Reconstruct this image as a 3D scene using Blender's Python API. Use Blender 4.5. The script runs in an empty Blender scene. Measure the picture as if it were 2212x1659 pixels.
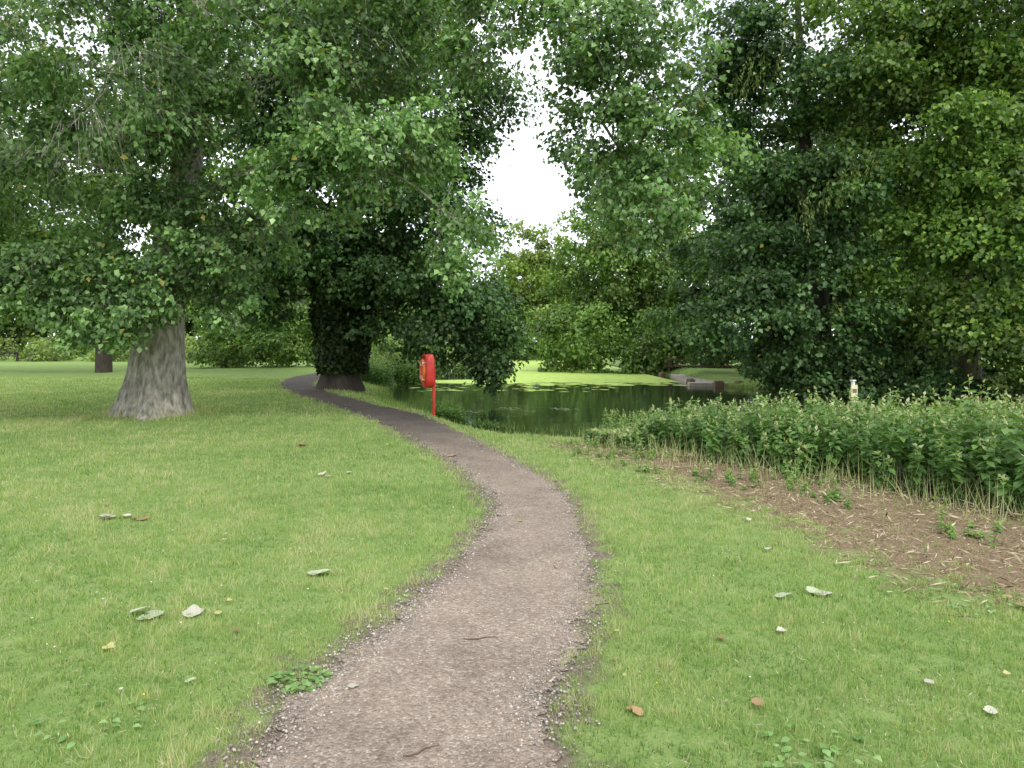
import bpy, math, numpy as np
from mathutils import Vector
rng=np.random.default_rng(7)
R=rng.random
def ss(t):
    t=np.clip(t,0,1); return t*t*(3-2*t)
def unit(v): return v/(np.linalg.norm(v,axis=-1,keepdims=True)+1e-9)
def noise2(x,y,s=1.0,seed=0):
    r=np.random.default_rng(seed+100); out=0
    for i in range(10):
        a=r.random()*6.283; f=s*(0.6+1.6*r.random()); p=r.random()*6.283
        out=out+np.sin((x*math.cos(a)+y*math.sin(a))*f+p+1.3*np.sin((x*math.sin(a)-y*math.cos(a))*f*.7+p*2))
    return out/10*1.6
# ---------------- mesh helper
def mk(name,V,F,mat,col=None,attrs=None,parent=None,smooth=False):
    V=np.asarray(V,np.float32).reshape(-1,3); F=np.asarray(F,np.int32)
    me=bpy.data.meshes.new(name)
    me.vertices.add(len(V)); me.vertices.foreach_set("co",V.ravel())
    k=F.shape[1]; me.loops.add(F.size); me.loops.foreach_set("vertex_index",F.ravel())
    me.polygons.add(len(F)); me.polygons.foreach_set("loop_start",np.arange(0,F.size,k,dtype=np.int32))
    me.update(calc_edges=True)
    if smooth: me.polygons.foreach_set("use_smooth",np.ones(len(F),bool))
    if col is not None:
        a=me.attributes.new("Col",'FLOAT_COLOR','POINT')
        c=np.ones((len(V),4),np.float32); c[:,:3]=col; a.data.foreach_set("color",c.ravel())
    for n,v in (attrs or {}).items():
        a=me.attributes.new(n,'FLOAT','POINT'); a.data.foreach_set("value",np.asarray(v,np.float32))
    if mat: me.materials.append(mat)
    o=bpy.data.objects.new(name,me); bpy.context.scene.collection.objects.link(o)
    if parent: o.parent=parent
    return o
def empty(name):
    o=bpy.data.objects.new(name,None); bpy.context.scene.collection.objects.link(o); return o
# ---------------- materials
def newmat(name):
    m=bpy.data.materials.new(name); m.use_nodes=True; nt=m.node_tree; nt.nodes.clear()
    o=nt.nodes.new('ShaderNodeOutputMaterial'); return m,nt,o
def N(nt,t,**kw):
    n=nt.nodes.new(t)
    for k,v in kw.items():
        if k in n.inputs: n.inputs[k].default_value=v
        else: setattr(n,k,v)
    return n
def leafmat(name,trans=.35,rough=.45,spec=.4):
    m,nt,o=newmat(name); L=nt.links
    a=N(nt,'ShaderNodeAttribute',attribute_name="Col")
    p=N(nt,'ShaderNodeBsdfPrincipled'); p.inputs['Roughness'].default_value=rough; p.inputs['Specular IOR Level'].default_value=spec
    t=N(nt,'ShaderNodeBsdfTranslucent'); mu=N(nt,'ShaderNodeMixRGB',blend_type='MULTIPLY'); mu.inputs[0].default_value=1; mu.inputs[2].default_value=(1.5,1.6,.6,1)
    mx=N(nt,'ShaderNodeMixShader'); mx.inputs[0].default_value=trans
    L.new(a.outputs['Color'],p.inputs['Base Color']); L.new(a.outputs['Color'],mu.inputs[1]); L.new(mu.outputs[0],t.inputs[0])
    L.new(p.outputs[0],mx.inputs[1]); L.new(t.outputs[0],mx.inputs[2]); L.new(mx.outputs[0],o.inputs[0]); return m
M_leaf=leafmat("foliage_mat",.3,.42,.35); M_grass=leafmat("grass_mat",.3,.6,.25); M_litter=leafmat("litter_mat",.15,.7,.2)
def plain(name,col,rough=.5,bump=0,scale=20,var=.3,stretch=(1,1,1),metal=0):
    m,nt,o=newmat(name); L=nt.links
    tc=N(nt,'ShaderNodeTexCoord'); mp=N(nt,'ShaderNodeMapping'); mp.inputs['Scale'].default_value=stretch
    n=N(nt,'ShaderNodeTexNoise'); n.inputs['Scale'].default_value=scale; n.inputs['Detail'].default_value=6
    cr=N(nt,'ShaderNodeValToRGB'); e=cr.color_ramp.elements
    e[0].position=.3; e[1].position=.7
    e[0].color=[c*(1-var) for c in col]+[1]; e[1].color=[min(1,c*(1+var)) for c in col]+[1]
    p=N(nt,'ShaderNodeBsdfPrincipled'); p.inputs['Roughness'].default_value=rough; p.inputs['Metallic'].default_value=metal
    L.new(tc.outputs['Object'],mp.inputs[0]); L.new(mp.outputs[0],n.inputs[0]); L.new(n.outputs[0],cr.inputs[0]); L.new(cr.outputs[0],p.inputs['Base Color'])
    if bump:
        b=N(nt,'ShaderNodeBump'); b.inputs['Strength'].default_value=bump; b.inputs['Distance'].default_value=.05
        L.new(n.outputs[0],b.inputs['Height']); L.new(b.outputs[0],p.inputs['Normal'])
    L.new(p.outputs[0],o.inputs[0]); return m
M_bark=plain("bark_grey",(.27,.245,.205),.9,1,7,.6,(2.0,2.0,.7))
M_barkd=plain("bark_dark",(.05,.04,.03),.9,.8,6,.4,(1.5,1.5,.4))
M_red=plain("red_plastic",(.6,.035,.025),.35,0,6,.12)
M_org=plain("orange_plastic",(.75,.16,.03),.45,0,6,.1)
M_white=plain("white_paint",(.75,.75,.7),.5,0,15,.12)
M_sign=plain("sign_face",(.72,.66,.42),.5,0,30,.2)
M_wood=plain("weathered_wood",(.11,.065,.045),.8,.4,8,.35,(1,1,4))
M_dark=plain("dark_wood",(.03,.028,.025),.7,0,8,.3)
M_slab=plain("landing_paving",(.36,.32,.27),.85,.3,8,.25)
M_block=plain("landing_block",(.19,.12,.085),.85,.5,12,.3)
WL=-.38
# ---------------- pond + path definitions (world metres)
pond=np.array([(-1.9,19.0),(-.6,17.6),(1.4,16.2),(3.2,15.6),(7,15.2),(14,13.8),(24,14.8),(24,21),(18,22.5),(13,24),(9.9,29.5),(8.6,33),(8.7,38),(9.0,43),(8.5,56),(5,84),(0,84),(-3.5,62),(-5.6,42),(-4.8,30),(-3.8,24.5),(-2.8,21.2)])
def seg_d(x,y,A,B):
    dx,dy=B-A; t=np.clip(((x-A[0])*dx+(y-A[1])*dy)/(dx*dx+dy*dy),0,1)
    return np.hypot(x-A[0]-t*dx,y-A[1]-t*dy)
def poly_sd(x,y,P):
    d=np.full(x.shape,1e9); ins=np.zeros(x.shape,bool)
    for i in range(len(P)):
        A=P[i];B=P[(i+1)%len(P)]
        d=np.minimum(d,seg_d(x,y,A,B))
        c=((A[1]>y)!=(B[1]>y)); 
        xi=(B[0]-A[0])*(y-A[1])/((B[1]-A[1]) if B[1]!=A[1] else 1e-9)+A[0]
        ins^=(c&(x<xi))
    return np.where(ins,-d,d)
pl=np.array([(-4,-1.3,-.1),(0,-1.15,.05),(2.67,-1.02,.17),(3.23,-1.03,.21),(3.72,-.84,.36),(4.39,-.646,.53),(5.34,-.38,.60),(6.83,-.18,.64),(7.93,-.38,.52),(9.45,-.80,.08),(11.7,-1.65,-.58),(15.4,-3.16,-1.8),(18.9,-5.0,-3.8),(22.3,-6.85,-5.65),(27.3,-9.0,-7.7),(32.8,-10.2,-8.7),(37,-10.2,-8.7),(42,-9.7,-8.2),(50,-9.7,-8.2),(70,-14,-12.5)])
tt=np.linspace(0,len(pl)-1,1200); PP=np.stack([np.interp(tt,np.arange(len(pl)),pl[:,k]) for k in range(3)],1)
ker=np.hanning(71);ker/=ker.sum()
PPp=np.pad(PP,((35,35),(0,0)),mode='edge'); PP=np.stack([np.convolve(PPp[:,k],ker,'valid') for k in range(3)],1)
cl=np.stack([(PP[:,1]+PP[:,2])/2,PP[:,0]],1); tang=unit(np.gradient(cl,axis=0)); nor=np.stack([tang[:,1],-tang[:,0]],1)
hw=(PP[:,2]-PP[:,1])/2*np.abs(tang[:,1])
hw=np.maximum(hw,.38)
cs=cl[::6]; hs=hw[::6]
def path_sd(x,y):
    sh=x.shape; x=x.ravel();y=y.ravel(); out=np.full(x.shape,50.0)
    m=(np.abs(x)<25)&(y<75)
    idx=np.nonzero(m)[0]
    for s in range(0,len(idx),20000):
        j=idx[s:s+20000]
        D=np.hypot(x[j,None]-cs[None,:,0],y[j,None]-cs[None,:,1])-hs[None]
        out[j]=D.min(1)
    return out.reshape(sh)
nett=np.array([(1.7,12.6),(1.75,10.8),(2.4,9.7),(3.2,9.0),(4,7.7),(4.7,6.3),(6,4.9),(9,4),(15,4),(20,13),(14,13.4),(7,14.7),(3.6,14.6),(2.4,13.8)])
mul=np.array([(.7,11.3),(1.3,9.9),(1.95,8.5),(2.4,6.6),(2.6,5.2),(3.0,4.4),(5,3.2),(9,2.4),(9,6),(4.5,9),(2.5,12),(1.6,12.6)])
def gz(x,y,psd=None,sd=None):
    if psd is None: psd=path_sd(x,y)
    if sd is None: sd=poly_sd(x,y,pond)
    w=1.9+3.6*ss((x+2.4)/2.4)*ss((20-y)/3)
    z=-.5*(1-ss(sd/w*.8+.1)/.96)
    z=np.minimum(z,0)
    z=np.where(sd<0,-.5-np.minimum(-sd,2)*.3,z)
    und=.05*noise2(x,y,.35,3)+.018*noise2(x,y,1.6,4)
    z=z+und*ss((psd-.3)/1.5)*ss((sd-.5)/2)
    z=z+.16*np.exp(-((x+7.5)**2+(y-14.9)**2)/1.3)
    z=z+.6*ss((np.hypot(x,y)-60)/80)*(sd>3)
    return z
# ---------------- ground
def axis(a,b,step,far,g=1.09):
    c=list(np.arange(a,b,step)); s=step; x=c[-1]
    up=[]
    while x<far: s*=g; x+=s; up.append(x)
    return c,up
cx,ux=axis(-16,16,.14,700); cx=np.array(sorted([-v for v in ux]+cx+ux))
cy,uy=axis(1,34,.14,900,1.06)
cy=np.array([-60,-30,-15,-8,-5,-3,-2,-1,-.4,.2,.6]+cy+uy)
GX,GY=np.meshgrid(cx,cy); psd=path_sd(GX,GY); sd=poly_sd(GX,GY,pond); msd=poly_sd(GX,GY,mul); nsd=poly_sd(GX,GY,nett)
GZ=gz(GX,GY,psd,sd)
nx,ny=len(cx),len(cy); ii=np.arange(nx*ny).reshape(ny,nx)
F=np.stack([ii[:-1,:-1],ii[:-1,1:],ii[1:,1:],ii[1:,:-1]],-1).reshape(-1,4)
m,nt,o=newmat("lawn_ground"); L=nt.links
tc=N(nt,'ShaderNodeTexCoord')
def nz(s,d=6,r=.6):
    n=N(nt,'ShaderNodeTexNoise'); n.inputs['Scale'].default_value=s; n.inputs['Detail'].default_value=d; n.inputs['Roughness'].default_value=r
    L.new(tc.outputs['Object'],n.inputs[0]); return n
def ramp(src,stops):
    c=N(nt,'ShaderNodeValToRGB'); e=c.color_ramp.elements
    while len(e)<len(stops): e.new(.5)
    for k,(p,cc) in enumerate(stops):
        e[k].position=p; e[k].color=(*cc,1) if len(cc)==3 else cc
    L.new(src,c.inputs[0]); return c
def math_(op,a,b=None):
    n=N(nt,'ShaderNodeMath',operation=op)
    for k,v in ((0,a),(1,b)):
        if v is None: continue
        if isinstance(v,(int,float)): n.inputs[k].default_value=v
        else: L.new(v,n.inputs[k])
    return n.outputs[0]
def mixc(f,a,b):
    n=N(nt,'ShaderNodeMixRGB')
    L.new(f,n.inputs[0]) if not isinstance(f,float) else setattr(n.inputs[0],'default_value',f)
    L.new(a,n.inputs[1]); L.new(b,n.inputs[2]); return n.outputs[0]
fine=nz(60,8,.75); big=nz(.5,4); mid=nz(4,5)
g1=ramp(fine.outputs[0],[(.3,(.09,.135,.04)),(.5,(.18,.27,.075)),(.72,(.3,.37,.14))])
g2=ramp(mid.outputs[0],[(.35,(.15,.25,.055)),(.65,(.29,.36,.13))])
grass=mixc(.5,g1.outputs[0],g2.outputs[0])
dirt=ramp(fine.outputs[0],[(.3,(.1,.08,.058)),(.55,(.22,.18,.135)),(.75,(.4,.36,.29))])
at=N(nt,'ShaderNodeAttribute',attribute_name="psd"); am=N(nt,'ShaderNodeAttribute',attribute_name="msd"); an=N(nt,'ShaderNodeAttribute',attribute_name="nsd"); ap=N(nt,'ShaderNodeAttribute',attribute_name="sd")
nn=math_('MULTIPLY',math_('SUBTRACT',mid.outputs[0],.5),1.1)
fp=ramp(math_('SUBTRACT',math_('ADD',at.outputs['Fac'],nn),0.0),[(0.0,(1,1,1)),(.2,(0,0,0))])
c=mixc(fp.outputs[0],grass,dirt.outputs[0])
mulc=ramp(fine.outputs[0],[(.3,(.08,.054,.034)),(.5,(.22,.16,.1)),(.7,(.44,.36,.24))])
nn2=math_('MULTIPLY',math_('SUBTRACT',mid.outputs[0],.5),2.6)
fm=ramp(math_('ADD',math_('ADD',am.outputs['Fac'],nn2),.3),[(.05,(1,1,1)),(.6,(0,0,0))])
c=mixc(fm.outputs[0],c,mulc.outputs[0])
mud=N(nt,'ShaderNodeRGB'); mud.outputs[0].default_value=(.035,.032,.018,1)
fw=ramp(math_('ADD',ap.outputs['Fac'],math_('MULTIPLY',nn,.8)),[(.3,(1,1,1)),(.95,(0,0,0))])
c=mixc(fw.outputs[0],c,mud.outputs[0])
fn=ramp(an.outputs['Fac'],[(0,(1,1,1)),(.4,(0,0,0))])
c=mixc(math_('MULTIPLY',fn.outputs[0],.9),c,mud.outputs[0])
p=N(nt,'ShaderNodeBsdfPrincipled'); p.inputs['Roughness'].default_value=.95; p.inputs['Specular IOR Level'].default_value=.1
b=N(nt,'ShaderNodeBump'); b.inputs['Strength'].default_value=.6; b.inputs['Distance'].default_value=.03
L.new(fine.outputs[0],b.inputs['Height']); L.new(b.outputs[0],p.inputs['Normal']); L.new(c,p.inputs['Base Color']); L.new(p.outputs[0],o.inputs[0])
mk("ground",np.stack([GX,GY,GZ],-1),F,m,attrs=dict(psd=psd.ravel(),msd=msd.ravel(),nsd=nsd.ravel(),sd=sd.ravel()),smooth=True)
# ---------------- path
n=len(cl); K=15
dens=np.linspace(0,n-1,3600); 
CL=np.stack([np.interp(dens,np.arange(n),cl[:,k]) for k in range(2)],1); NO=np.stack([np.interp(dens,np.arange(n),nor[:,k]) for k in range(2)],1); HW=np.interp(dens,np.arange(n),hw)
arc=np.r_[0,np.cumsum(np.hypot(*np.diff(CL,axis=0).T))]
jl=-.03+.09*noise2(arc,arc*0,3,11)+.07*noise2(arc,arc*0,13,12)+.05*noise2(arc,arc*0,50,15); jr=-.02+.06*noise2(arc,arc*0,3,13)+.055*noise2(arc,arc*0,14,14)+.045*noise2(arc,arc*0,50,16)
u=np.linspace(-1,1,K)
off=np.where(u[None]<0,u[None]*(HW+jl)[:,None],u[None]*(HW+jr)[:,None])
PX=CL[:,0,None]+NO[:,0,None]*off; PY=CL[:,1,None]+NO[:,1,None]*off
PZ=np.maximum(gz(PX,PY),-.02)+.006+.012*(1-u[None]**2)
ii=np.arange(len(CL)*K).reshape(-1,K)
Fp=np.stack([ii[:-1,:-1],ii[:-1,1:],ii[1:,1:],ii[1:,:-1]],-1).reshape(-1,4)
m,nt,o=newmat("gravel_path"); L=nt.links; tc=N(nt,'ShaderNodeTexCoord')
vo=N(nt,'ShaderNodeTexVoronoi'); vo.inputs['Scale'].default_value=75; L.new(tc.outputs['Object'],vo.inputs[0])
hs_=N(nt,'ShaderNodeSeparateColor'); L.new(vo.outputs['Color'],hs_.inputs[0])
st=ramp(hs_.outputs[0],[(0,(.14,.11,.086)),(.3,(.25,.2,.16)),(.6,(.33,.27,.22)),(.85,(.4,.345,.29)),(1,(.6,.56,.5))])
big=nz(1.6,7,.7); fine=nz(110,5,.7)
sand=ramp(fine.outputs[0],[(.3,(.17,.13,.1)),(.7,(.39,.32,.255))])
c=mixc(.5,st.outputs[0],sand.outputs[0])
pa=ramp(big.outputs[0],[(.32,(.66,.63,.61)),(.5,(.92,.9,.88)),(.68,(1.1,1.08,1.05))]); mu=N(nt,'ShaderNodeMixRGB',blend_type='MULTIPLY'); mu.inputs[0].default_value=1; L.new(c,mu.inputs[1]); L.new(pa.outputs[0],mu.inputs[2])
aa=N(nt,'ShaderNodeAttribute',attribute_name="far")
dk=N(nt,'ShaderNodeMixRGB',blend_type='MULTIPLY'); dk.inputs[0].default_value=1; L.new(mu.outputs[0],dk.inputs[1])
fr=ramp(aa.outputs['Fac'],[(0,(1,1,1)),(1,(.36,.37,.4))]); L.new(fr.outputs[0],dk.inputs[2])  # far stretch darkened: darker asphalt, plus shade put into the path colour
p=N(nt,'ShaderNodeBsdfPrincipled'); p.inputs['Roughness'].default_value=.85; p.inputs['Specular IOR Level'].default_value=.25
b=N(nt,'ShaderNodeBump'); b.inputs['Strength'].default_value=.8; b.inputs['Distance'].default_value=.012
L.new(vo.outputs['Distance'],b.inputs['Height']); b.invert=True; L.new(b.outputs[0],p.inputs['Normal']); L.new(dk.outputs[0],p.inputs['Base Color']); L.new(p.outputs[0],o.inputs[0])
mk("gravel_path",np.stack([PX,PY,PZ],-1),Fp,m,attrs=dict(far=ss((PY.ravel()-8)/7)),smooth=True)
def stones(name,x,y,z,s,col):
    base=np.array([(1,0,0),(0,1,0),(-1,0,0),(0,-1,0),(0,0,.7),(0,0,-.5)],float)
    f=np.array([(0,1,4),(1,2,4),(2,3,4),(3,0,4),(1,0,5),(2,1,5),(3,2,5),(0,3,5)])
    k=len(x); a=R(k)*6.28; V=base[None]*(.7+.6*R((k,6,1)))*s[:,None,None]
    ca,sa=np.cos(a)[:,None],np.sin(a)[:,None]
    X=V[:,:,0]*ca-V[:,:,1]*sa+x[:,None]; Y=V[:,:,0]*sa+V[:,:,1]*ca+y[:,None]; Z=V[:,:,2]+z[:,None]
    mk(name,np.stack([X,Y,Z],-1),(f[None]+6*np.arange(k)[:,None,None]).reshape(-1,3),M_litter,col=np.repeat(col,6,0))
k=32000
sel=rng.choice(np.nonzero((CL[:,1]>1)&(CL[:,1]<12))[0],k); e=np.where(R(k)<.5,np.sign(R(k)-.64)*(1.15-.5*R(k)**1.0),2*R(k)-1)
x=CL[sel,0]+NO[sel,0]*e*HW[sel]+.05*rng.normal(size=k); y=CL[sel,1]+NO[sel,1]*e*HW[sel]+.05*rng.normal(size=k)
q=noise2(x,y,2.5,71)+.8*rng.normal(size=k)>-.4; x=x[q];y=y[q];k=len(x)
g=.2+.4*R(k)**2; s=.0025+.0085*R(k)**3
stones("gravel",x,y,np.maximum(gz(x,y),-.02)+.011,s,np.stack([g*1.08,g*.95,g*.83],1))
# ---------------- leaves builder
def kites(P,tip,nrm,ln,wd,fold=.25,sh=.42):
    tip=unit(tip); side=unit(np.cross(tip,nrm)); n_=np.cross(side,tip)
    ln=ln[:,None]; wd=wd[:,None]
    a=P; b_=P+tip*ln*sh+side*wd*.5+n_*wd*fold; c_=P+tip*ln; d=P+tip*ln*sh-side*wd*.5+n_*wd*fold
    V=np.stack([a,b_,c_,d],1); k=len(P)
    f=np.array([(0,1,2),(0,2,3)]); return V.reshape(-1,3),(f[None]+4*np.arange(k)[:,None,None]).reshape(-1,3)
def pal(v,cols):
    cols=np.array(cols,float); q=np.linspace(0,1,len(cols)); return np.stack([np.interp(v,q,cols[:,k]) for k in range(3)],-1)
def tube(pts,rad,sides=6,ridge=0,seed=0):
    pts=np.array(pts,float); rad=np.array(rad,float)
    t=unit(np.gradient(pts,axis=0)); ref=np.array([0,1,.01]) if abs(t[0][2])>.5 else np.array([0,0,1.])
    a=unit(np.cross(t,ref)); b=np.cross(t,a); th=np.linspace(0,2*np.pi,sides,endpoint=False)
    rr=rad[:,None]*np.ones(sides)[None]
    if np.any(ridge):
        q=np.random.default_rng(seed); tw=pts[:,2:3]*.25
        rr=rr*(1+np.asarray(ridge)[:,None]*(.7*np.sin(th[None]*4+q.random()*6+tw)+.5*np.sin(th[None]*7+q.random()*6-tw*2)+.25*np.sin(th[None]*15+3*np.sin(pts[:,2:3]*3))+.5*np.sin(th[None]*3+1)))
    V=pts[:,None]+rr[...,None]*(np.cos(th)[None,:,None]*a[:,None]+np.sin(th)[None,:,None]*b[:,None])
    m_=len(pts); ii=np.arange(m_*sides).reshape(m_,sides)
    F=np.stack([ii[:-1],np.roll(ii[:-1],-1,1),np.roll(ii[1:],-1,1),ii[1:]],-1).reshape(-1,4)
    return V.reshape(-1,3),F
class Acc:
    def __init__(s): s.V=[];s.F=[];s.n=0
    def add(s,V,F): s.V.append(V);s.F.append(F+s.n);s.n+=len(V)
    def mk(s,name,mat,**k): return mk(name,np.concatenate(s.V),np.concatenate(s.F),mat,**k)
def limbpts(a,b,n=8,sag=0,wob=.15):
    a=np.array(a,float);b=np.array(b,float); t=np.linspace(0,1,n)[:,None]
    L_=np.linalg.norm(b-a); w=rng.normal(size=3)*wob*L_*.5
    P=a+(b-a)*t+np.sin(t*np.pi)*w[None]*.5; P[:,2]+= (sag*np.sin(t*np.pi))[:,0]; return P
GREEN_P=[(.055,.115,.036),(.105,.195,.06),(.155,.265,.088),(.27,.38,.17)]
GREEN_D=[(.024,.06,.018),(.048,.105,.03),(.08,.155,.045),(.13,.225,.075)]
GREEN_R=[(.042,.09,.018),(.085,.16,.029),(.135,.23,.041),(.21,.3,.058)]
GREEN_L=[(.075,.14,.03),(.12,.21,.048),(.17,.275,.065),(.24,.35,.09)]
TOT=[0]
def tree(name,base,trunk,tr,blobs,leaf,cols,cover=5,mat_b=M_barkd,droop=.6,bough=.42,flat=.5,sides=10,ridge=None,twig=True,stem=True,spread=1.7,front=.5):
    par=empty(name)
    W=Acc()
    tp=np.array(trunk,float)
    if stem:
        q=np.linspace(0,len(tp)-1,40); tpd=np.stack([np.interp(q,np.arange(len(tp)),tp[:,k]) for k in range(3)],1); trd=np.interp(q,np.arange(len(tp)),tr)
        W.add(*tube(tpd,trd,sides,np.zeros(40) if ridge is None else ridge*np.linspace(1,0,40)**2+.03,3)); W.mk("trunk",mat_b,parent=par,smooth=True)
    B=Acc(); LP=[];LT=[];LV=[];LB=[];LO=[]; prev=None
    for bl in blobs:
        c=np.array(bl[0],float); r=np.array(bl[1],float); cv=(bl[2] if len(bl)>2 else 1)*cover; tint=bl[3] if len(bl)>3 else 1.
        A=math.pi*r[0]*r[2]; nl=int(A*cv/(.42*leaf*leaf))
        if stem:
            hd=abs(np.hypot(*(c-tp[0])[:2])); far=hd>6 and leaf<.12 and prev is not None
            k=np.argmin(np.abs(tpd[:,2]-max(2.2,c[2]-.12*hd)))
            a=prev if far else tpd[k]; L_=np.linalg.norm(c-a); r0=.03 if far else min(trd[k]*.35,.025+.009*L_)
            LM=limbpts(a,c,10,sag=.1*L_,wob=.1); B.add(*tube(LM,np.linspace(r0,.012,10),5)); prev=c
        rb0=bough*r.min()
        nb=max(6,int(2.2*(r[0]*r[1]*r[2])**(2/3)/(rb0*rb0)*.75*spread*(1-.3*front)))
        u_=unit(rng.normal(size=(nb,3))); rad=R((nb,1))**.38
        fl=(u_[:,1]>.1)&(R(nb)<front); u_[fl,1]*=-1
        bc=c+u_*rad*r*.95; rb=rb0*(.5+1.0*R(nb)); outd=unit(u_*np.array([1,1,.3])+1e-3)
        bb=.58+.8*R(nb)
        if stem:
            for j in range(nb):
                if R()<.5:
                    s_=LM[rng.integers(7,10)]
                    P=limbpts(s_,bc[j],5,sag=.12,wob=.35); B.add(*tube(P,np.linspace(.014,.005,5)*max(1,leaf*6),3))
        ntw=max(3,nl//(nb*9)); 
        bi=np.repeat(np.arange(nb),ntw); k=len(bi)
        uu=unit(rng.normal(size=(k,3))); uu[:,2]=np.abs(uu[:,2])*1.1-.35
        st_=bc[bi]+uu*rb[bi,None]*np.array([1,1,flat])*(R((k,1))**.4)
        dr=unit(outd[bi]*.7+uu*.6+rng.normal(size=(k,3))*.3-np.array([0,0,droop*.6])); Lt=rb[bi]*(.4+.5*R(k))
        if twig and leaf<.13:
            a=st_-dr*Lt[:,None]*.3; e_=st_+dr*Lt[:,None]; e_[:,2]-=droop*.3*Lt
            w_=np.array([.004,.0,0]); V=np.stack([a-w_,a+w_,e_+w_*.5,e_-w_*.5],1).reshape(-1,3); B.add(V,np.arange(k*4).reshape(k,4))
        nlf=9; li=np.repeat(np.arange(k),nlf); t=R(len(li))
        pos=st_[li]+dr[li]*(t*Lt[li])[:,None]+rng.normal(size=(len(li),3))*leaf*.75
        pos[:,2]-=droop*.35*t*t*Lt[li]
        tw=.85+.3*R(k)
        LP.append(pos); LT.append(dr[li]); LB.append(bb[bi][li]*tint*tw[li]); LV.append(R(len(li))); LO.append(outd[bi][li])
    if B.n: B.mk("branches",mat_b,parent=par)
    P=np.concatenate(LP);T=np.concatenate(LT);Bv=np.concatenate(LB);v=np.concatenate(LV);O=np.concatenate(LO); k=len(P)
    tip=T*.5+rng.normal(size=(k,3))*.6-np.array([0,0,.55]); nrm=rng.normal(size=(k,3))*.5+np.array([0,0,.75])+O*.5
    s=leaf*(.65+.7*R(k)); V,F=kites(P,tip,nrm,s,s*.85)
    col=pal(v,cols)*Bv[:,None]
    yel=R(k)<.008; col[yel]=np.array([.3,.28,.06])
    mk("foliage",V,F,M_leaf,col=np.repeat(col,4,0),parent=par)
    TOT[0]+=k; return par
# poplar
tree("poplar_tree",None,[(-7.5,14.9,-.1),(-7.5,14.9,.1),(-7.48,14.9,.35),(-7.45,14.9,.7),(-7.4,14.9,1.4),(-7.25,14.9,3),(-6.85,14.95,5),(-6.6,15,7.5),(-6.7,15,10),(-6.9,15,13),(-7,15,16)],
 [.94,.78,.66,.57,.48,.38,.3,.27,.24,.18,.08],
 [((-10.6,15,5.4),(2.6,2.6,2.7)),((-8.7,14.0,3.0),(1.5,1.2,1.15)),((-7.75,13.3,2.3),(.9,.45,.95),1.4,1.1),((-6.75,13.4,2.7),(.7,.45,.9),1.1,1.1),((-7.1,13.2,2.0),(.55,.35,.6),1.0,1.1),((-6.9,13.5,4.3),(.9,.5,.9),.9),((-6.7,13.6,5.8),(.9,.5,.8),.9),((-6.5,13.4,7.3),(1.1,.6,.9),1),((-8.5,13.5,2.7),(.8,.5,.8)),((-10.3,14.5,2.9),(1.7,1.6,1.2)),((-12.6,14.8,2.9),(1.4,1.6,1.0)),((-7.6,12.9,6.6),(2.4,2,2.1)),((-4.2,13.3,6.6),(2.5,2.2,2.0),1,1.1),
  ((-2.3,12.8,5.0),(1.35,1.2,1.2),1,1.2),((-3.7,12.8,4.6),(1.2,1,.9),1,1.15),((-5.7,14.3,3.9),(1.7,1.4,1.1)),((-5.6,13.9,2.8),(1.0,.8,.8),.9),((-6,16,10),(4,3.5,3),.5),((-11.5,16,9.5),(3.6,3,3),.5),((-13.6,15.5,4.3),(2,2.4,2.0)),
  ((-2.6,12.8,4.8),(.7,.6,.6),.6),((-.95,12.8,3.6),(.6,.6,1.2),.8,1.15),
  ((-2.5,14,8.6),(3.0,2.5,1.9),.8),((-.2,13.2,7.3),(1.6,1.4,1.1),.8,1.05),((1.3,13.2,7.2),(1.5,1.4,1.1),.85,1.05),((2.3,13,7.0),(1.6,1.4,1.1),.8,1.05),((2.85,13,5.4),(1.3,1.1,1.4),1,1.15),((1.7,13.3,5.7),(1.0,.8,.9),.8,1.05),((2.6,12.9,3.95),(.95,.7,1.0),1,1.15),((1.75,13,4.5),(.7,.7,.7),.6,1.1)],
 .102,GREEN_P,cover=3.2,mat_b=M_bark,droop=.9,sides=60,ridge=.12,bough=.34,flat=.55,spread=1.4)
# ivy clad tree
it=tree("ivy_clad_tree",None,[(-5.9,24.6,-.1),(-5.9,24.6,.6),(-5.85,24.6,2),(-5.8,24.6,4),(-5.6,24.6,7),(-5.3,25,11),(-5,25,15)],[.78,.55,.5,.45,.35,.22,.08],
 [((-4.6,25,10.4),(4.0,3.6,3.2)),((-2.7,24.2,3.6),(2.6,2.4,2.2)),((-.9,24,2.2),(1.4,1.4,1.7)),((-.7,23.2,1.0),(.9,.8,1.0)),((-2.6,23.6,2.0),(1.3,1.2,1.1)),((-7.0,24,6.2),(3.0,2.6,2.4)),((-9.2,25,4.6),(2.5,2,1.7)),((-8.6,24.6,3.1),(1.3,1.2,1.0)),((-2.2,25,8.6),(1.9,2,2.6)),((-3.6,23.6,6.2),(2.8,2.4,2.0)),((-5.6,23.6,4.2),(1.9,1.6,1.2)),((-4.4,23.5,2.6),(.9,.7,.9),.8),((-5,26,14.5),(5,4,3)),((-9.5,26,9.5),(3,3,3))],
 .15,GREEN_D,cover=4.2,droop=.8,sides=24,ridge=.15)
k=20000; a=R(k)*6.28; h=.6+4.2*R(k); rr=(.5+.22*ss((h-.5)/1.2)+.2*noise2(a*2,h*2.2,1,61)+.25*R(k)**2+.3*ss((h-2)/2))
P=np.stack([-5.85+rr*np.cos(a),24.6+rr*np.sin(a),h],1); tip=np.stack([np.cos(a)*.8,np.sin(a)*.8,-np.ones(k)],1)+rng.normal(size=(k,3))*.5
nr=np.stack([np.cos(a)*.6,np.sin(a)*.6,.8*np.ones(k)],1)+rng.normal(size=(k,3))*.5
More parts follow.
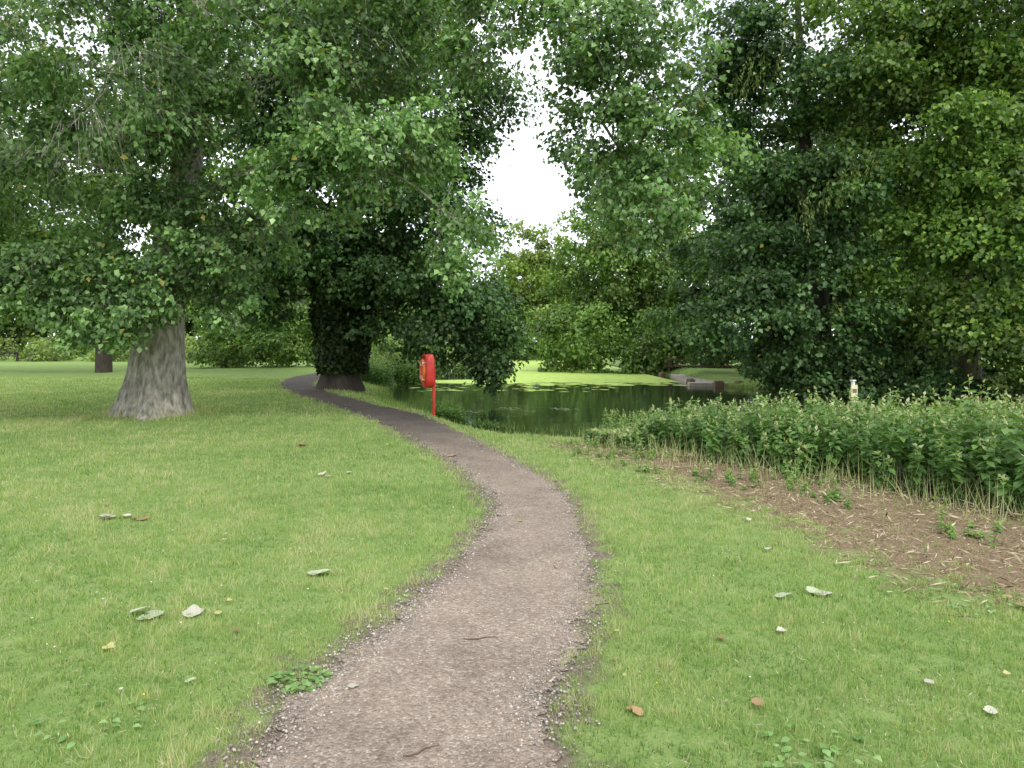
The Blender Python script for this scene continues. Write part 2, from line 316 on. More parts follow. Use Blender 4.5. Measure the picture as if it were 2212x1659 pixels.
s=.1+.09*R(k); V,F=kites(P,tip,nr,s,s)
mk("ivy",V,F,M_leaf,col=np.repeat(pal(R(k),[(.015,.03,.01),(.04,.07,.022),(.09,.14,.05)]),4,0),parent=it)
# right bank trees
tree("sycamore_tree",None,[(12,27.5,-.3),(11.9,27.5,3),(11.5,27.5,7),(11.2,27.5,11),(11,27.5,16)],[.45,.35,.28,.2,.08],
 [((10.4,25.6,2.6),(3.0,2.2,2.2)),((7.9,25.5,2.5),(1.7,1.8,1.6)),((11.2,25.8,6.4),(2.9,2.6,2.4),1,1.1),((8.8,26.5,5.1),(1.8,2,1.4)),((10.6,27,12.9),(3.0,3,3.0)),((9.8,27.5,9.4),(2.4,2,2.2),1),((8.7,27.3,11.2),(1.5,1.6,1.5)),((12.6,26,.9),(2.6,1.6,1.2)),((9.8,24.8,.9),(1.9,1.0,1.0))],
 .17,GREEN_D,cover=4.4,droop=.7)
tree("alder_tree",None,[(17,26.5,-.3),(16.8,26.5,3),(16.5,26.5,7),(16.3,26.5,11),(16,26.5,16)],[.5,.4,.32,.2,.08],
 [((13.8,25,9.8),(3.6,3,3.1),1,1.1),((16.9,24.6,5.9),(3.8,3,3.3),1,1.05),((16.6,25,9.2),(2.6,2,1.8)),((17.6,25,12.6),(4.4,4,3.6)),((15.4,23.6,2.0),(2.8,1.8,1.9)),((19.2,23.5,2.2),(3.0,2,2.3)),((13.9,24.6,4.6),(2.0,1.8,1.8),1,1.0),((22,25,8),(4,3,5)),((13.4,25.4,13.8),(3,3,2.5))],
 .17,GREEN_R,cover=4.6,droop=.7)
tree("oak_tree",None,[(17,36,-.1),(17,36,4),(16,36,9),(16,36,15)],[.5,.4,.3,.1],
 [((13,35,7),(3,3,5)),((11.6,37,8.5),(3,3,5.2),1,.8),((10.4,38,4),(2.2,2.4,3.6),1,.8),((16,36,13),(5,4,5)),((21,35,7),(5,4,7)),((23,35,13),(6,4,5)),((27,33,7),(5,4,7)),((24,37,10),(6,3,5)),((15.5,34,2.5),(3.5,2,2.6)),((20,33,2),(4,2,2.5))],.27,GREEN_D,cover=3.8,droop=.4)
Pn=[];Tn=[]
for (cx_,cy_,cz_,wd_,n_,ln_) in [(10.8,23.0,7.0,1.4,34,1.0),(8.6,24.8,11.6,.6,16,1.3)]:
    for _ in range(n_):
        x0=cx_+wd_*(2*R()-1); y0=cy_+.5*rng.normal(); z0=cz_+.55*(x0-cx_)+.25*rng.normal(); l=ln_*(.4+.8*R()); m_=int(l*26)
        t=np.linspace(0,1,m_); Pn.append(np.stack([x0-.5*t*l*R()+.03*rng.normal(size=m_),y0+.1*t+.03*rng.normal(size=m_),z0-l*t],1)); Tn.append(np.stack([rng.normal(size=m_)*.5,rng.normal(size=m_)*.5,-1+0*t],1))
Pn=np.concatenate(Pn);Tn=np.concatenate(Tn);k=len(Pn)
V,F=kites(Pn,Tn,rng.normal(size=(k,3)),.13+.06*R(k),.04+0*Pn[:,0],.1); mk("willow_branches",V,F,M_leaf,col=np.repeat(pal(R(k),[(.07,.12,.025),(.14,.2,.045),(.22,.26,.06)]),4,0))
# centre trees over the pond
tree("weeping_willow_tree",None,[(8.5,52,-.4),(8.5,52,4),(8.8,52,9),(9,52,15)],[.5,.4,.3,.1],
 [((6.0,50,6.4),(3.0,3,4.6),1,1.1),((4.2,51,3.4),(2.0,2.4,3.6),1,1.1),((8.8,50,11.2),(4.0,3.6,5.0)),((6.6,50,11),(2.4,3,4.4),1,1.05),((8.2,49,3.6),(3.2,2.6,3.9)),((12,50,5.5),(2.8,3,4.4)),((12,51,14.5),(4,3,4)),((11.2,46,1.6),(2.2,1.6,2.0),1,.8),((5.4,46.5,1.1),(2.4,1.4,1.7),1,1.),((8.6,45.5,1.0),(2.4,1.2,1.6)),((2.9,48.5,2.0),(1.4,1.5,2.4))],
 .25,GREEN_L,cover=4.2,droop=1.3)
tree("lime_tree",None,[(-21.7,37.8,-.1),(-21.7,37.8,3),(-21.5,38,7),(-21.3,38,13)],[.42,.36,.3,.1],
 [((-22,37.5,8.5),(5.5,4,4.5)),((-27,38,9),(5,4,4.5)),((-29,38,4.8),(4,3,2.2)),((-16.5,38,8.5),(4,4,4.5)),((-23,38,4.6),(5,3.5,1.6)),((-14,38,5),(3,3,2.5)),((-22,38,14),(5,4,3))],.24,GREEN_R,cover=3.2,droop=.5)
# distant woodland
bl=[]
for X in np.arange(-120,125,7.5):
    Y=88+10*math.sin(X*.13)+R()*8
    hh=9+3*R()
    if -6<X<12: hh=8+R(); Y=96
    bl.append(((X,Y,hh*.95),(6.2,5,hh*.62))); bl.append(((X+3,Y-5,3.8),(5.5,3.5,4.2)))
    if X<-15: bl.append(((X-1,Y-8,5.0),(5.5,3,4.5),1,.55))
tree("distant_woodland",None,[(0,0,0)],[1],bl,.55,GREEN_R,cover=3.6,stem=False,twig=False,droop=.4,bough=.4)
tree("distant_ash_tree",None,[(0,0,0)],[1],[((2.4,88,11.5),(3.6,3,5.4)),((5.4,86,8),(3.5,3,6)),((0,87,6),(3.6,3,5))],.4,[(.16,.24,.05),(.24,.34,.07),(.3,.4,.1)],cover=4.5,stem=False)
def shrub(name,blobs,leaf,cols,cover=4.5): return tree(name,None,[(0,0,0)],[1],blobs,leaf,cols,cover=cover,stem=False,twig=False,droop=.4)
shrub("shrub",[((-18.5,46,1.6),(2.2,1.8,1.9)),((-15.5,45,1.8),(2.0,1.6,2.3)),((-13,46,1.5),(1.8,1.6,1.9)),((-12,47,3),(2,2,2.4))],.2,GREEN_L)
shrub("shrub",[((-6.4,36,.5),(1.1,1,1.2)),((-4.9,38,.3),(1.0,1,1.1)),((-7.3,40,.6),(1.2,1,1.3)),((-3.6,43,.3),(1.2,1,1.1)),((-2.2,50,.6),(1.6,1,1.5))],.14,GREEN_L)
shrub("hedge",[((X,63+2*math.sin(X),.8),(2.6,1.6,1.35+.3*R())) for X in np.arange(-62,-8,3.2)],.26,[(.14,.21,.05),(.19,.27,.07),(.25,.33,.1)],3.6)
shrub("hedge",[((X,80,2.2),(3.4,2,3.4)) for X in np.arange(-22,26,4.)],.35,GREEN_L,3.6)
shrub("shrub",[((12.2,44.6,.5),(1.4,1,1)),((14.5,44.6,1),(2,1.5,1.8)),((10.8,28.6,.1),(1.1,.9,.8)),((12.2,25.0,-.1),(1.8,.7,.7)),((15,23.8,0),(1.8,.7,.8)),((18,23.2,.1),(2.2,.7,.9)),((22,22.8,.1),(2.2,.7,.9)),((13,33,.6),(2.2,1.2,1.4)),((17,31,.8),(3,1.2,1.8))],.14,GREEN_D)
# ---------------- nettles
def herbs(name,x,y,z,h,leaf,K,cols,topcol,parent=None):
    k=len(x); lean=rng.normal(size=(k,2))*.13
    V=[];F=[];C=[];n0=0
    ph=R(k)*6.28; pb=.75+.5*R(k)
    for q in range(K):
        f=.12+.88*q/(K-1)
        for sgn in range(3):
            a=ph+q*1.57*1.03+sgn*2.09+rng.normal(size=k)*.3
            P=np.stack([x+lean[:,0]*h*f*f,y+lean[:,1]*h*f*f,z+h*f],1)
            tip=np.stack([np.cos(a),np.sin(a),-.35+.5*(f-.5)+rng.normal(size=k)*.25],1)
            s=leaf*(1.1-.5*f**3)*(.7+.5*R(k)); nr=np.stack([np.cos(a)*.3,np.sin(a)*.3,np.ones(k)],1)+rng.normal(size=(k,3))*.25
            v,fc=kites(P,tip,nr,s,s*.62,.15,.38); V.append(v);F.append(fc+n0);n0+=len(v)
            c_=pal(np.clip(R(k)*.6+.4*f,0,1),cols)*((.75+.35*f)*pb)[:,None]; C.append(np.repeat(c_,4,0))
    for q in range(5):
        a=R(k)*6.28; P=np.stack([x+lean[:,0]*h*(1+.02*q),y+lean[:,1]*h*(1+.02*q),z+h*(.88+.04*q)],1)
        tip=np.stack([np.cos(a)*.7,np.sin(a)*.7,.2+R(k)],1); s=leaf*.5*(.6+.6*R(k))
        v,fc=kites(P,tip,rng.normal(size=(k,3)),s,s*.5); V.append(v);F.append(fc+n0);n0+=len(v); C.append(np.repeat(pal(R(k),topcol),4,0))
    a=np.stack([x,y,z-.02],1); e=np.stack([x+lean[:,0]*h,y+lean[:,1]*h,z+h],1); w=np.array([.004,0,0])
    v=np.stack([a-w,a+w,e+w*.5,e-w*.5],1).reshape(-1,3); V.append(v); f=np.array([(0,1,2),(0,2,3)]);F.append((f[None]+4*np.arange(k)[:,None,None]).reshape(-1,3)+n0)
    C.append(np.repeat(np.array([[.14,.2,.06]])*np.ones((k,1)),4,0))
    return mk(name,np.concatenate(V),np.concatenate(F),M_leaf,col=np.concatenate(C),parent=parent)
NC=[(.06,.13,.035),(.1,.2,.05),(.16,.28,.075)]; NT=[(.26,.34,.12),(.38,.42,.2),(.5,.5,.3)]
k=7800; x=1+19*R(k)**1.5; y=4+12*R(k); q=poly_sd(x,y,nett)+.55*noise2(x,y,2.0,21)+.2*noise2(x,y,6,24)<0; x=x[q];y=y[q]
z=gz(x,y); top=1.62-.104*y+.15*noise2(x,y,1.5,22)+.13*noise2(x,y,5,23)+.12*rng.normal(size=len(x))-.2*ss((3.4-x)/1.6); edge=ss(-poly_sd(x,y,nett)/.5)
left=ss((x-1.4)/1.8)
h=np.clip((top-z)*(.55+.45*edge)*(.65+.35*left),.2,1.35)
herbs("nettle_bed",x,y,z,h,.13,10,NC,NT)
def patch(cx_,cy_,r,n_,h0,leaf=.08,K=7):
    a=R(n_)*6.28; rr=r*np.sqrt(R(n_)); x=cx_+rr*np.cos(a);y=cy_+rr*np.sin(a); z=gz(x,y); return x,y,z,h0*(.6+.5*R(n_))
NL=[(.11,.22,.045),(.19,.33,.08)]
def H(name,pt,*a): x,y,z,h=pt; herbs(name,x,y,z,h,*a)
H("nettle_clump",patch(2.1,13.2,.45,60,.55),.08,8,NL,NT)
H("nettle_clump",patch(-1.5,17.3,.4,80,.42),.09,7,NC,NL)
H("nettle_clump",patch(-.6,16.4,.3,25,.22),.08,6,NC,NC)
k=1700; x=.8+6.5*R(k); y=3.8+8*R(k); a_=poly_sd(x,y,nett); q=(a_>.0)&(a_<1.3)&(noise2(x,y,2.6,77)>.1); x=x[q];y=y[q]
herbs("low_weeds",x,y,gz(x,y),.04+.18*R(len(x))**1.5,.06,5,NL,NT)
H("waterside_weeds",patch(-6.6,31.5,1.3,260,1.1),.13,8,NL,NT)
H("waterside_weeds",patch(-5.2,35,1.2,260,1.3),.14,8,NL,[(.25,.2,.16),(.3,.3,.1)])
k=500; x=9+11*R(k); y=13.0+1.2*R(k); herbs("willowherb",x,y,gz(x,y),.6+.4*R(k),.1,8,NC,[(.36,.15,.23),(.3,.22,.17),(.32,.3,.16)])
# ---------------- grass
def blades(name,x,y,z,ln,w,col,lean=.6,mat=M_grass):
    k=len(x); a=R(k)*6.28; b=R(k)*6.28; l=lean*R(k)
    s=np.stack([np.cos(a)*w/2,np.sin(a)*w/2,np.zeros(k)],1); P=np.stack([x,y,z-.003],1)
    T=P+np.stack([np.cos(b)*l*ln,np.sin(b)*l*ln,ln*np.sqrt(1-np.clip(l,0,.95)**2)],1)
    V=np.stack([P-s,P+s,T],1).reshape(-1,3); mk(name,V,np.arange(3*k).reshape(k,3),mat,col=col)
X=[];Y=[];Ln=[];Wd=[]
for (d0,d1,den,ln,w) in [(1.6,4.2,10500,.036,.004),(4.2,8,4300,.04,.0058),(8,15,1300,.046,.010),(15,32,260,.055,.022)]:
    xw=d1*.8+1.2; k=int(2*xw*(d1-d0)*den*.8); x=(2*R(k)-1)*xw; y=d0+(d1-d0)*R(k); q=np.abs(x)<y*.78+1.0; x=x[q];y=y[q]
    X.append(x);Y.append(y);Ln.append(ln*(.5+R(len(x))));Wd.append(w*(.7+.6*R(len(x))))
X=np.concatenate(X);Y=np.concatenate(Y);Ln=np.concatenate(Ln);Wd=np.concatenate(Wd)
ps=path_sd(X,Y); sp=poly_sd(X,Y,pond); ms=poly_sd(X,Y,mul); ns=poly_sd(X,Y,nett)
n1=noise2(X,Y,3,31); n2=noise2(X,Y,11,32); n3=noise2(X,Y,.8,33); n4=noise2(X,Y,26,34); n5=noise2(X,Y,60,35); n6=noise2(X,Y,6,36)
keep=(ps+.12*n1+.17*n2+.15*n4+.09*n5+.05*rng.normal(size=len(X))>-.03)&(sp>.35)&(ns>-.3)
keep&=(ms+.6*n1+.5*n2+.25*n4>.0)|(R(len(X))<.05+.35*(n2+.5*n4>.5))
keep&=(n6*.6+n2*.5+n3*.4+.5*n4+.35*n5>-.7)|(R(len(X))<.3)
keep&=np.hypot(X+7.5,Y-14.9)>.76
X,Y,Ln,Wd,n1,n2,n3,n4,n5,n6,ps=[q[keep] for q in (X,Y,Ln,Wd,n1,n2,n3,n4,n5,n6,ps)]
Z=gz(X,Y,ps)
v=np.clip(.47+.28*n3+.22*n1+.25*n6+.3*n2+.28*n4+.2*n5+.2*rng.normal(size=len(X)),0,1)
col=pal(v,[(.115,.22,.06),(.205,.345,.09),(.31,.44,.135),(.44,.51,.21),(.57,.56,.32)])
dry=R(len(X))<.08; col[dry]=(.54,.49,.32)
Ln*=(1+.5*n2+.4*np.clip(n6,-.6,1.)+.4*n4).clip(.35,2.3)*ss((ps+.35)/.5).clip(.4,1)
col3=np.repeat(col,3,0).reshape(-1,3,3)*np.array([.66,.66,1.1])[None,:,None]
blades("grass",X,Y,Z,Ln,Wd,col3.reshape(-1,3),.9)
k=26000; x=(2*R(k)-1)*8; y=2.2+9*R(k)**1.3; q=(noise2(x,y,2.3,91)+.5*noise2(x,y,9,92)>-.1)&(path_sd(x,y)>-.05); x=x[q];y=y[q];k=len(x); a=R(k)*6.28
V,F=kites(np.stack([x,y,gz(x,y)+.015+.02*R(k)],1),np.stack([np.cos(a),np.sin(a),.2*rng.normal(size=k)],1),np.stack([0*x,0*x,0*x+1],1),.015+.03*R(k),.002+.0025*R(k),.1,.5)
mk("grass_clippings",V,F,M_litter,col=np.repeat(pal(R(k),[(.3,.28,.15),(.55,.5,.34)]),4,0))
k=24000; x=.6+8*R(k); y=3.5+9.5*R(k); a=poly_sd(x,y,nett); q=(a>-.25)&(a<.75*(R(k)))&(noise2(x,y,3,5)>-.6); x=x[q];y=y[q];k=len(x)
blades("dry_grass",x,y,gz(x,y),.08+.36*R(k)**1.4,.007+0*x,np.repeat(pal(R(k),[(.2,.32,.08),(.43,.45,.2),(.55,.5,.3)]),3,0),.6,M_litter)
k=60000; t=rng.integers(0,len(pond),k); B_=np.roll(pond,-1,0); w_=R(k)[:,None]; q=pond[t]*(1-w_)+B_[t]*w_+rng.normal(size=(k,2))*.45; x,y=q[:,0],q[:,1]
s_=poly_sd(x,y,pond); q=(s_>.3)&(s_<1.6)&((noise2(x,y,1.2,6)>-.15)|(R(k)<.25))&(y<50); x=x[q];y=y[q];k=len(x)
blades("bank_grass",x,y,gz(x,y),.06+.24*R(k)**1.8,.007+.0006*y,np.repeat(pal(R(k),[(.11,.22,.045),(.2,.33,.08),(.4,.42,.18)]),3,0),.7)
k=500; a=R(k)*6.28; rr=.85+.35*R(k)**2; x=-7.5+rr*np.cos(a); y=14.9+rr*np.sin(a)*1.0
blades("dry_grass",x,y,gz(x,y),.1+.25*R(k),.008+0*x,np.repeat(pal(R(k),[(.2,.3,.07),(.45,.4,.22)]),3,0),.5)
# mulch straw
k=38000; x=.5+8*R(k); y=2.4+9.6*R(k); q=(poly_sd(x,y,mul)+.6*noise2(x,y,3,31)+.4*noise2(x,y,11,32)<.2); x=x[q];y=y[q];k=len(x)
a=R(k)*6.28; P=np.stack([x,y,gz(x,y)+.004+.03*R(k)],1); tip=np.stack([np.cos(a),np.sin(a),.25*rng.normal(size=k)],1)
V,F=kites(P,tip,np.stack([0*x,0*x,0*x+1],1)+rng.normal(size=(k,3))*.4,.03+.13*R(k)**2,.005+.01*R(k),.1,.5)
mk("straw_mulch",V,F,M_litter,col=np.repeat(pal(R(k)**1.1,[(.1,.065,.038),(.32,.24,.15),(.62,.54,.38)]),4,0))
# fallen leaves / weeds
def bigleaves(name,items,mat):
    A=Acc(); C=[]
    for (x,y,s,yaw,tilt,curl,col,lift) in items:
        nu,nv=7,5; u=np.linspace(0,1,nu)[:,None]*np.ones((1,nv)); v=np.ones((nu,1))*np.linspace(-1,1,nv)[None]
        w=.42*np.sin(np.pi*np.clip(u,0.03,.97)**.75)*(1+.12*np.sin(u*17))
        px=(u-.5)*s; py=v*w*s; pz=curl*s*((u-.5)**2*1.2+.35*v*v*(1 if curl>0 else -1)*w)+.02*s*np.sin(9*u+5*v)
        ct,st_=math.cos(tilt),math.sin(tilt); px,pz=px*ct-pz*st_,px*st_+pz*ct
        cy_,sy=math.cos(yaw),math.sin(yaw); X_=x+px*cy_-py*sy; Y_=y+px*sy+py*cy_
        z0=float(gz(np.array([x]),np.array([y]))[0]); Z_=z0+lift+pz+abs(st_)*s*.45
        V=np.stack([X_,Y_,Z_],-1).reshape(-1,3); ii=np.arange(nu*nv).reshape(nu,nv)
        A.add(V,np.stack([ii[:-1,:-1],ii[:-1,1:],ii[1:,1:],ii[1:,:-1]],-1).reshape(-1,4)); C.append(np.ones((nu*nv,1))*np.array(col)[None]*(.85+.3*R()))
    A.mk(name,mat,col=np.concatenate(C),smooth=True)
pale=(.5,.48,.4); brn=(.3,.2,.11); pg=(.42,.46,.32); it=[]
def cl_(x,y,n_,sp,s,col): 
    for _ in range(n_): it.append((x+sp*rng.normal(),y+sp*.6*rng.normal(),s*(.7+.6*R()),R()*6.28,.5*(R()-.3),.9*(R()-.2),col,.012))
cl_(-2.13,4.15,4,.07,.11,pg); cl_(-1.9,4.2,2,.03,.12,pale); cl_(-1.33,4.9,2,.03,.1,pg); cl_(-3.65,6.5,4,.09,.12,pale); cl_(-3.5,6.5,2,.05,.1,brn)
cl_(1.82,4.45,4,.08,.10,pg); cl_(1.97,4.5,1,.01,.12,pale); cl_(1.46,3.9,2,.02,.06,pale); cl_(-.78,9.95,2,.05,.11,brn); cl_(.54,3.07,2,.02,.06,(.35,.22,.12))
cl_(-2.09,3.7,1,.01,.08,(.5,.46,.2)); cl_(-1.5,3.33,1,.01,.06,pg); cl_(2.05,3.04,1,.01,.05,pale); cl_(-2.1,8.6,3,.1,.1,pale); cl_(-3.4,10.8,3,.2,.12,brn); cl_(2.9,4.2,2,.1,.1,brn)
for _ in range(170):
    yy=2.8+14*R()**.8; xx=(2*R()-1)*yy*.75
    if poly_sd(np.array([xx]),np.array([yy]),pond)[0]<1: continue
    it.append((xx,yy,.022+.045*R()**1.5,R()*6.28,.4*(R()-.5),.9*(R()-.3),[brn,pale,(.45,.4,.18),(.34,.24,.14)][rng.integers(4)],.022))
bigleaves("fallen_leaves",it,M_litter)
it2=[]
for (cx_,cy_,r,n_,s) in [(-1.0,3.34,.15,90,.035),(-1.75,2.95,.25,35,.03),(1.17,2.75,.25,35,.035),(-2.6,3.1,.3,20,.03),(2.9,4.3,.35,60,.03),(3.1,3.6,.3,50,.03)]:
    for _ in range(n_):
        a=R()*6.28; rr=r*math.sqrt(R()); it2.append((cx_+rr*math.cos(a),cy_+rr*math.sin(a)*.8,s*(.6+.8*R()),a+rng.normal()*.5,-.3*R(),-.5*R(),[(.16,.29,.08),(.21,.35,.11),(.26,.4,.15)][rng.integers(3)],.012+.02*R()))
bigleaves("broadleaf_weeds",it2,M_leaf)
k=320; x=(2*R(k)-1)*7; y=2.6+11*R(k); q=(path_sd(x,y)>.2)&(poly_sd(x,y,mul)>.3); x=x[q];y=y[q];k=len(x)
stones("clover_flowers",x,y,gz(x,y)+.045,.004+.004*R(k),np.where(R(k)[:,None]<.75,np.array([[.75,.75,.7]]),np.array([[.7,.6,.05]])))
A=Acc()
for (x,y,l,a) in [(-.16,3.8,.2,.2),(-.35,2.75,.16,.6),(2.6,4.1,.25,-.3),(1.7,6.1,.15,1.2),(.3,5.0,.08,1.9)]:
    q=np.linspace(-.5,.5,6); P=np.stack([x+q*l*math.cos(a),y+q*l*math.sin(a)+.01*np.sin(q*9),.022+0*q],1); A.add(*tube(P,[.002,.003,.003,.003,.002,.001],5))
A.mk("twigs",M_wood)
# ---------------- water
def flat(name,P,z,mat):
    me=bpy.data.meshes.new(name); me.from_pydata([(a,b,z) for a,b in P],[],[list(range(len(P)))]); me.materials.append(mat)
    o=bpy.data.objects.new(name,me); bpy.context.scene.collection.objects.link(o); return o
m,nt,o=newmat("pond_water"); L=nt.links; tc=N(nt,'ShaderNodeTexCoord')
p=N(nt,'ShaderNodeBsdfPrincipled'); p.inputs['Base Color'].default_value=(.022,.036,.014,1); p.inputs['Roughness'].default_value=.06; p.inputs['IOR'].default_value=1.45
mp=N(nt,'ShaderNodeMapping'); mp.inputs['Scale'].default_value=(1,.6,1); L.new(tc.outputs['Object'],mp.inputs[0])
n_=N(nt,'ShaderNodeTexNoise'); n_.inputs['Scale'].default_value=2.2; n_.inputs['Detail'].default_value=4; L.new(mp.outputs[0],n_.inputs[0])
b=N(nt,'ShaderNodeBump'); b.inputs['Strength'].default_value=.12; b.inputs['Distance'].default_value=.06; L.new(n_.outputs[0],b.inputs['Height']); L.new(b.outputs[0],p.inputs['Normal'])
L.new(p.outputs[0],o.inputs[0])
flat("pond_water",[(-8,13),(27,12),(27,30),(14,90),(-6,90),(-8,40)],WL,m)
M_dw=plain("duckweed",(.38,.52,.1),.8,.3,3,.2,(1,1,1))
xs=np.linspace(-.3,8.4,160); fe=35.2+ .7*noise2(xs,xs*0,1.1,41)+.3*noise2(xs,xs*0,5,42)+2.5*ss((1.5-xs)/2)
V=np.concatenate([np.stack([xs,fe,0*xs+WL+.004],1),np.stack([xs*1.0,0*xs+62,0*xs+WL+.004],1),np.stack([xs*1.2-2,0*xs+88,0*xs+WL+.004],1)])
ii=np.arange(480).reshape(3,160); F=np.stack([ii[:-1,:-1],ii[:-1,1:],ii[1:,1:],ii[1:,:-1]],-1).reshape(-1,4)
A=Acc(); A.add(V,F)
for q_ in range(420):
    if R()<.45: x=-4.4+9*R(); y=28.5+8*R(); s=.05+.16*R()**2
    elif R()<.5: x=-3.6+4.2*R(); y=34.5+3*R(); s=.2+.5*R()
    else: x=.5+7.3*R(); y=32.6+3*R(); s=.06+.3*R()**2
    th=np.linspace(0,6.283,8,endpoint=False); rr=s*(.7+.5*R(8)); q=np.stack([x+rr*np.cos(th)*1.5,y+rr*np.sin(th),0*th+WL+.006+.00001*q_],1); A.add(q,np.array([(0,1,2,3),(0,3,4,7),(4,5,6,7)]))
A.mk("duckweed",M_dw)
k=1100; x=-1.5+4*R(k)**1.0; y=20+5*R(k); q=noise2(x,y,2.0,51)>.35; x=x[q];y=y[q];k=len(x)
V,F=kites(np.stack([x,y,0*x+WL+.006],1),np.stack([rng.normal(size=k),rng.normal(size=k)*.3,0*x],1),np.stack([0*x,0*x,0*x+1],1),.05+.06*R(k),.05+0*x,0,.5)
mk("floating_leaves",V,F,M_litter,col=np.repeat(pal(R(k),[(.3,.35,.25),(.5,.52,.45)]),4,0))
# ---------------- built objects
def box(name,c,s,mat,parent=None,rot=0,bev=.01,tilt=0):
    import bmesh
    bm=bmesh.new(); bmesh.ops.create_cube(bm,size=1); bmesh.ops.scale(bm,vec=s,verts=bm.verts)
    if bev: bmesh.ops.bevel(bm,geom=bm.edges[:],offset=bev,segments=2,affect='EDGES')
    me=bpy.data.meshes.new(name); bm.to_mesh(me); bm.free(); me.materials.append(mat)
    o=bpy.data.objects.new(name,me); bpy.context.scene.collection.objects.link(o); o.location=c; o.rotation_euler=(tilt,0,rot)
    if parent: o.parent=parent
    return o
lb=empty("lifebuoy_station")
def rrect(w,h,r,nseg=6):
    pts=[]
    for (cx_,cy_,a0) in [(w/2-r,h/2-r,0),(-w/2+r,h/2-r,90),(-w/2+r,-h/2+r,180),(w/2-r,-h/2+r,270)]:
        for k in range(nseg+1):
            a=math.radians(a0+90*k/nseg); pts.append((cx_+r*math.cos(a),cy_+r*math.sin(a)))
    return np.array(pts)
o2=rrect(.72,.80,.2); oi=rrect(.64,.72,.17); n_=len(o2); zc=1.02
rings=[(oi*.97,.10),(o2,.07),(o2,-.04),(o2,-.10),(oi,-.115),(oi*.98,-.05)]
V=np.concatenate([np.stack([q[:,0],0*q[:,0]+yy,q[:,1]+zc],1) for q,yy in rings]); ii=np.arange(len(rings)*n_).reshape(-1,n_)
F=np.stack([ii[:-1],np.roll(ii[:-1],-1,1),np.roll(ii[1:],-1,1),ii[1:]],-1).reshape(-1,4)
hs_o=mk("housing",V,F,M_red,parent=lb,smooth=False)
me=bpy.data.meshes.new("housing_faces"); vv=[tuple(v) for v in V[ii[0]]]+[tuple(v) for v in V[ii[-1]]]
me.from_pydata(vv,[],[list(range(n_)),list(range(2*n_-1,n_-1,-1))]); me.materials.append(M_red); oo=bpy.data.objects.new("housing_panels",me); bpy.context.scene.collection.objects.link(oo); oo.parent=lb
bpy.ops.mesh.primitive_torus_add(major_radius=.235,minor_radius=.06,major_segments=40,minor_segments=12,location=(0,-.115,zc),rotation=(math.pi/2,0,0)); t_=bpy.context.object; t_.name="lifebuoy_ring"; t_.data.materials.append(M_org); t_.parent=lb
for q in t_.data.polygons: q.use_smooth=True
for a in (45,135,225,315):
    x=.235*math.cos(math.radians(a)); z=zc+.235*math.sin(math.radians(a))
    bx=box("ring_band",(x,-.115,z),(.06,.128,.13),M_white,lb,0,.02); bx.rotation_euler=(0,-math.radians(a)+math.pi/2,0)
box("post",(0,.13,.33),(.085,.07,1.5),M_red,lb,0,.008)
box("bracket",(0,.11,.85),(.3,.03,.06),M_red,lb,0,.004)
lb.location=(-2.0,17.0,-.1); lb.rotation_euler=(0,0,math.radians(-74))
sg=empty("marker_sign"); box("post",(0,0,.6),(.06,.06,1.35),M_white,sg,0,.006); box("board",(0,-.04,1.02),(.15,.015,.36),M_sign,sg,0,.003); box("cap",(0,-.0,1.29),(.09,.09,.025),M_white,sg,0,.004)
box("print_block",(0,-.0505,1.08),(.1,.004,.08),M_block,sg,0,0)
sg.location=(7.0,14.6,-.47); sg.rotation_euler=(0,0,.25)
ls=empty("stone_landing"); s1=box("slab",(9.9,36.6,-.48),(2.6,9.0,.5),M_slab,ls,-.12,.03)
for (x,y,s) in [(8.35,33.2,.3),(8.55,34.1,.26),(9.3,32.0,.32),(10.2,31.9,.3),(8.7,41.2,.3)]: box("edge_block",(x,y,-.27),(s*1.3,s,.3),M_block,ls,R(),.04)
wf=empty("wooden_fence")
for k_,x in enumerate(np.arange(9.6,16.5,1.5)): box("post",(x,43.5,.15),(.13,.13,1.1),M_wood,wf,0,.02)
for z in (.15,.55): box("rail",(12.9,43.4,z),(7.0,.05,.1),M_wood,wf,0,.01)
pt=empty("picnic_table"); box("table_top",(0,0,.74),(1.8,.75,.05),M_dark,pt)
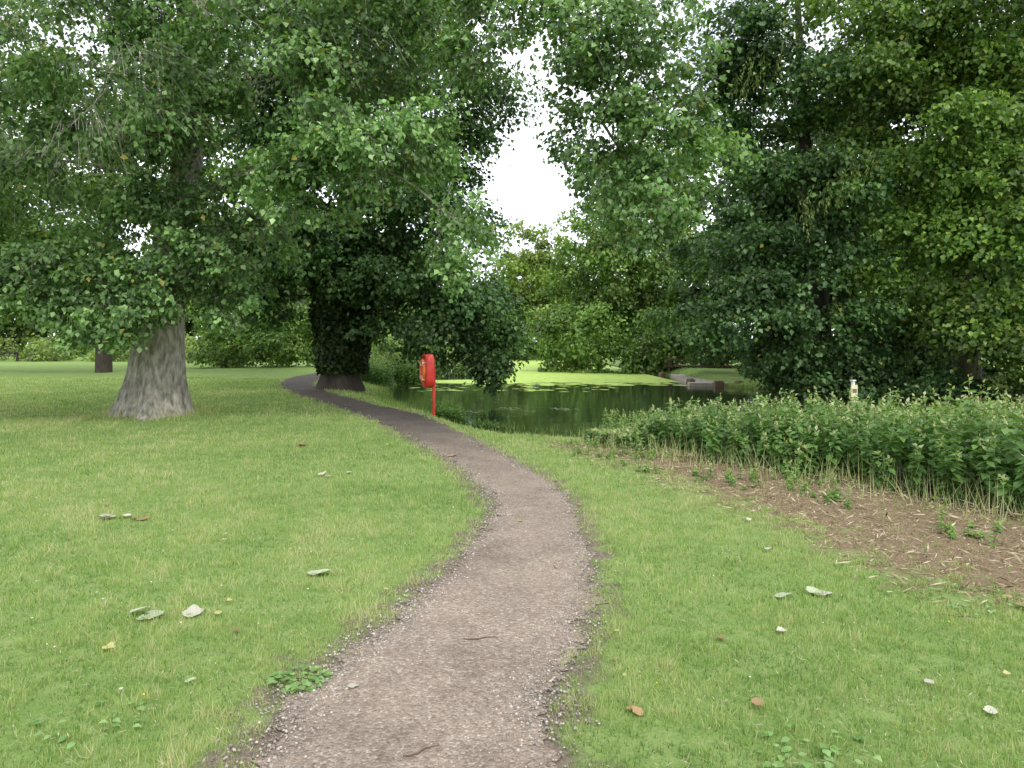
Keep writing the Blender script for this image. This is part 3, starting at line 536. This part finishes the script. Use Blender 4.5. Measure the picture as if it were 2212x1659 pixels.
for sg_ in (-1,1):
    box("bench_seat",(0,.68*sg_,.44),(1.8,.26,.05),M_dark,pt); box("cross_bar",(.6*sg_,0,.40),(.07,1.5,.08),M_dark,pt); box("top_bar",(.6*sg_,0,.69),(.07,.7,.06),M_dark,pt)
    for s2 in (-1,1): box("leg",(.66*sg_,.4*s2,.36),(.07,.09,.85),M_dark,pt,0,.01,tilt=.45*s2)
pt.location=(-41.5,58.5,.05); pt.rotation_euler=(0,0,.5)
# ---------------- world, sun, camera
sc=bpy.context.scene; w=bpy.data.worlds.new("World"); sc.world=w; w.use_nodes=True; nt=w.node_tree; nt.nodes.clear(); L=nt.links
sky=nt.nodes.new('ShaderNodeTexSky'); sky.sky_type='NISHITA'; sky.sun_disc=False; sky.sun_elevation=math.radians(48); sky.sun_rotation=math.radians(160)
tc=nt.nodes.new('ShaderNodeTexCoord'); nzz=nt.nodes.new('ShaderNodeTexNoise'); nzz.inputs['Scale'].default_value=3.5; nzz.inputs['Detail'].default_value=5; L.new(tc.outputs['Generated'],nzz.inputs[0])
cr=nt.nodes.new('ShaderNodeValToRGB'); cr.color_ramp.elements[0].position=.32; cr.color_ramp.elements[0].color=(.45,.45,.45,1); cr.color_ramp.elements[1].position=.52; L.new(nzz.outputs[0],cr.inputs[0])
mx=nt.nodes.new('ShaderNodeMixRGB'); mx.inputs[2].default_value=(12.4,12.9,13.7,1); L.new(cr.outputs[0],mx.inputs[0]); L.new(sky.outputs[0],mx.inputs[1])
bg=nt.nodes.new('ShaderNodeBackground'); bg.inputs[1].default_value=.15; L.new(mx.outputs[0],bg.inputs[0]); ow=nt.nodes.new('ShaderNodeOutputWorld'); L.new(bg.outputs[0],ow.inputs[0])
sl=bpy.data.lights.new("sun",'SUN'); sl.energy=2.0; sl.angle=math.radians(14); sl.color=(1,.95,.86); so=bpy.data.objects.new("sun",sl); sc.collection.objects.link(so); so.rotation_euler=(math.radians(42),0,math.radians(20))
cd=bpy.data.cameras.new("camera"); cd.sensor_width=36; cd.lens=25; cd.shift_y=-.0405; cd.clip_end=3000; cam=bpy.data.objects.new("camera",cd); sc.collection.objects.link(cam); cam.location=(0,0,1.6); cam.rotation_euler=(math.pi/2,0,0); sc.camera=cam
sc.view_settings.view_transform='Standard'; sc.view_settings.look='None'; sc.view_settings.exposure=0
print("leaves",TOT[0],"blades",len(X))
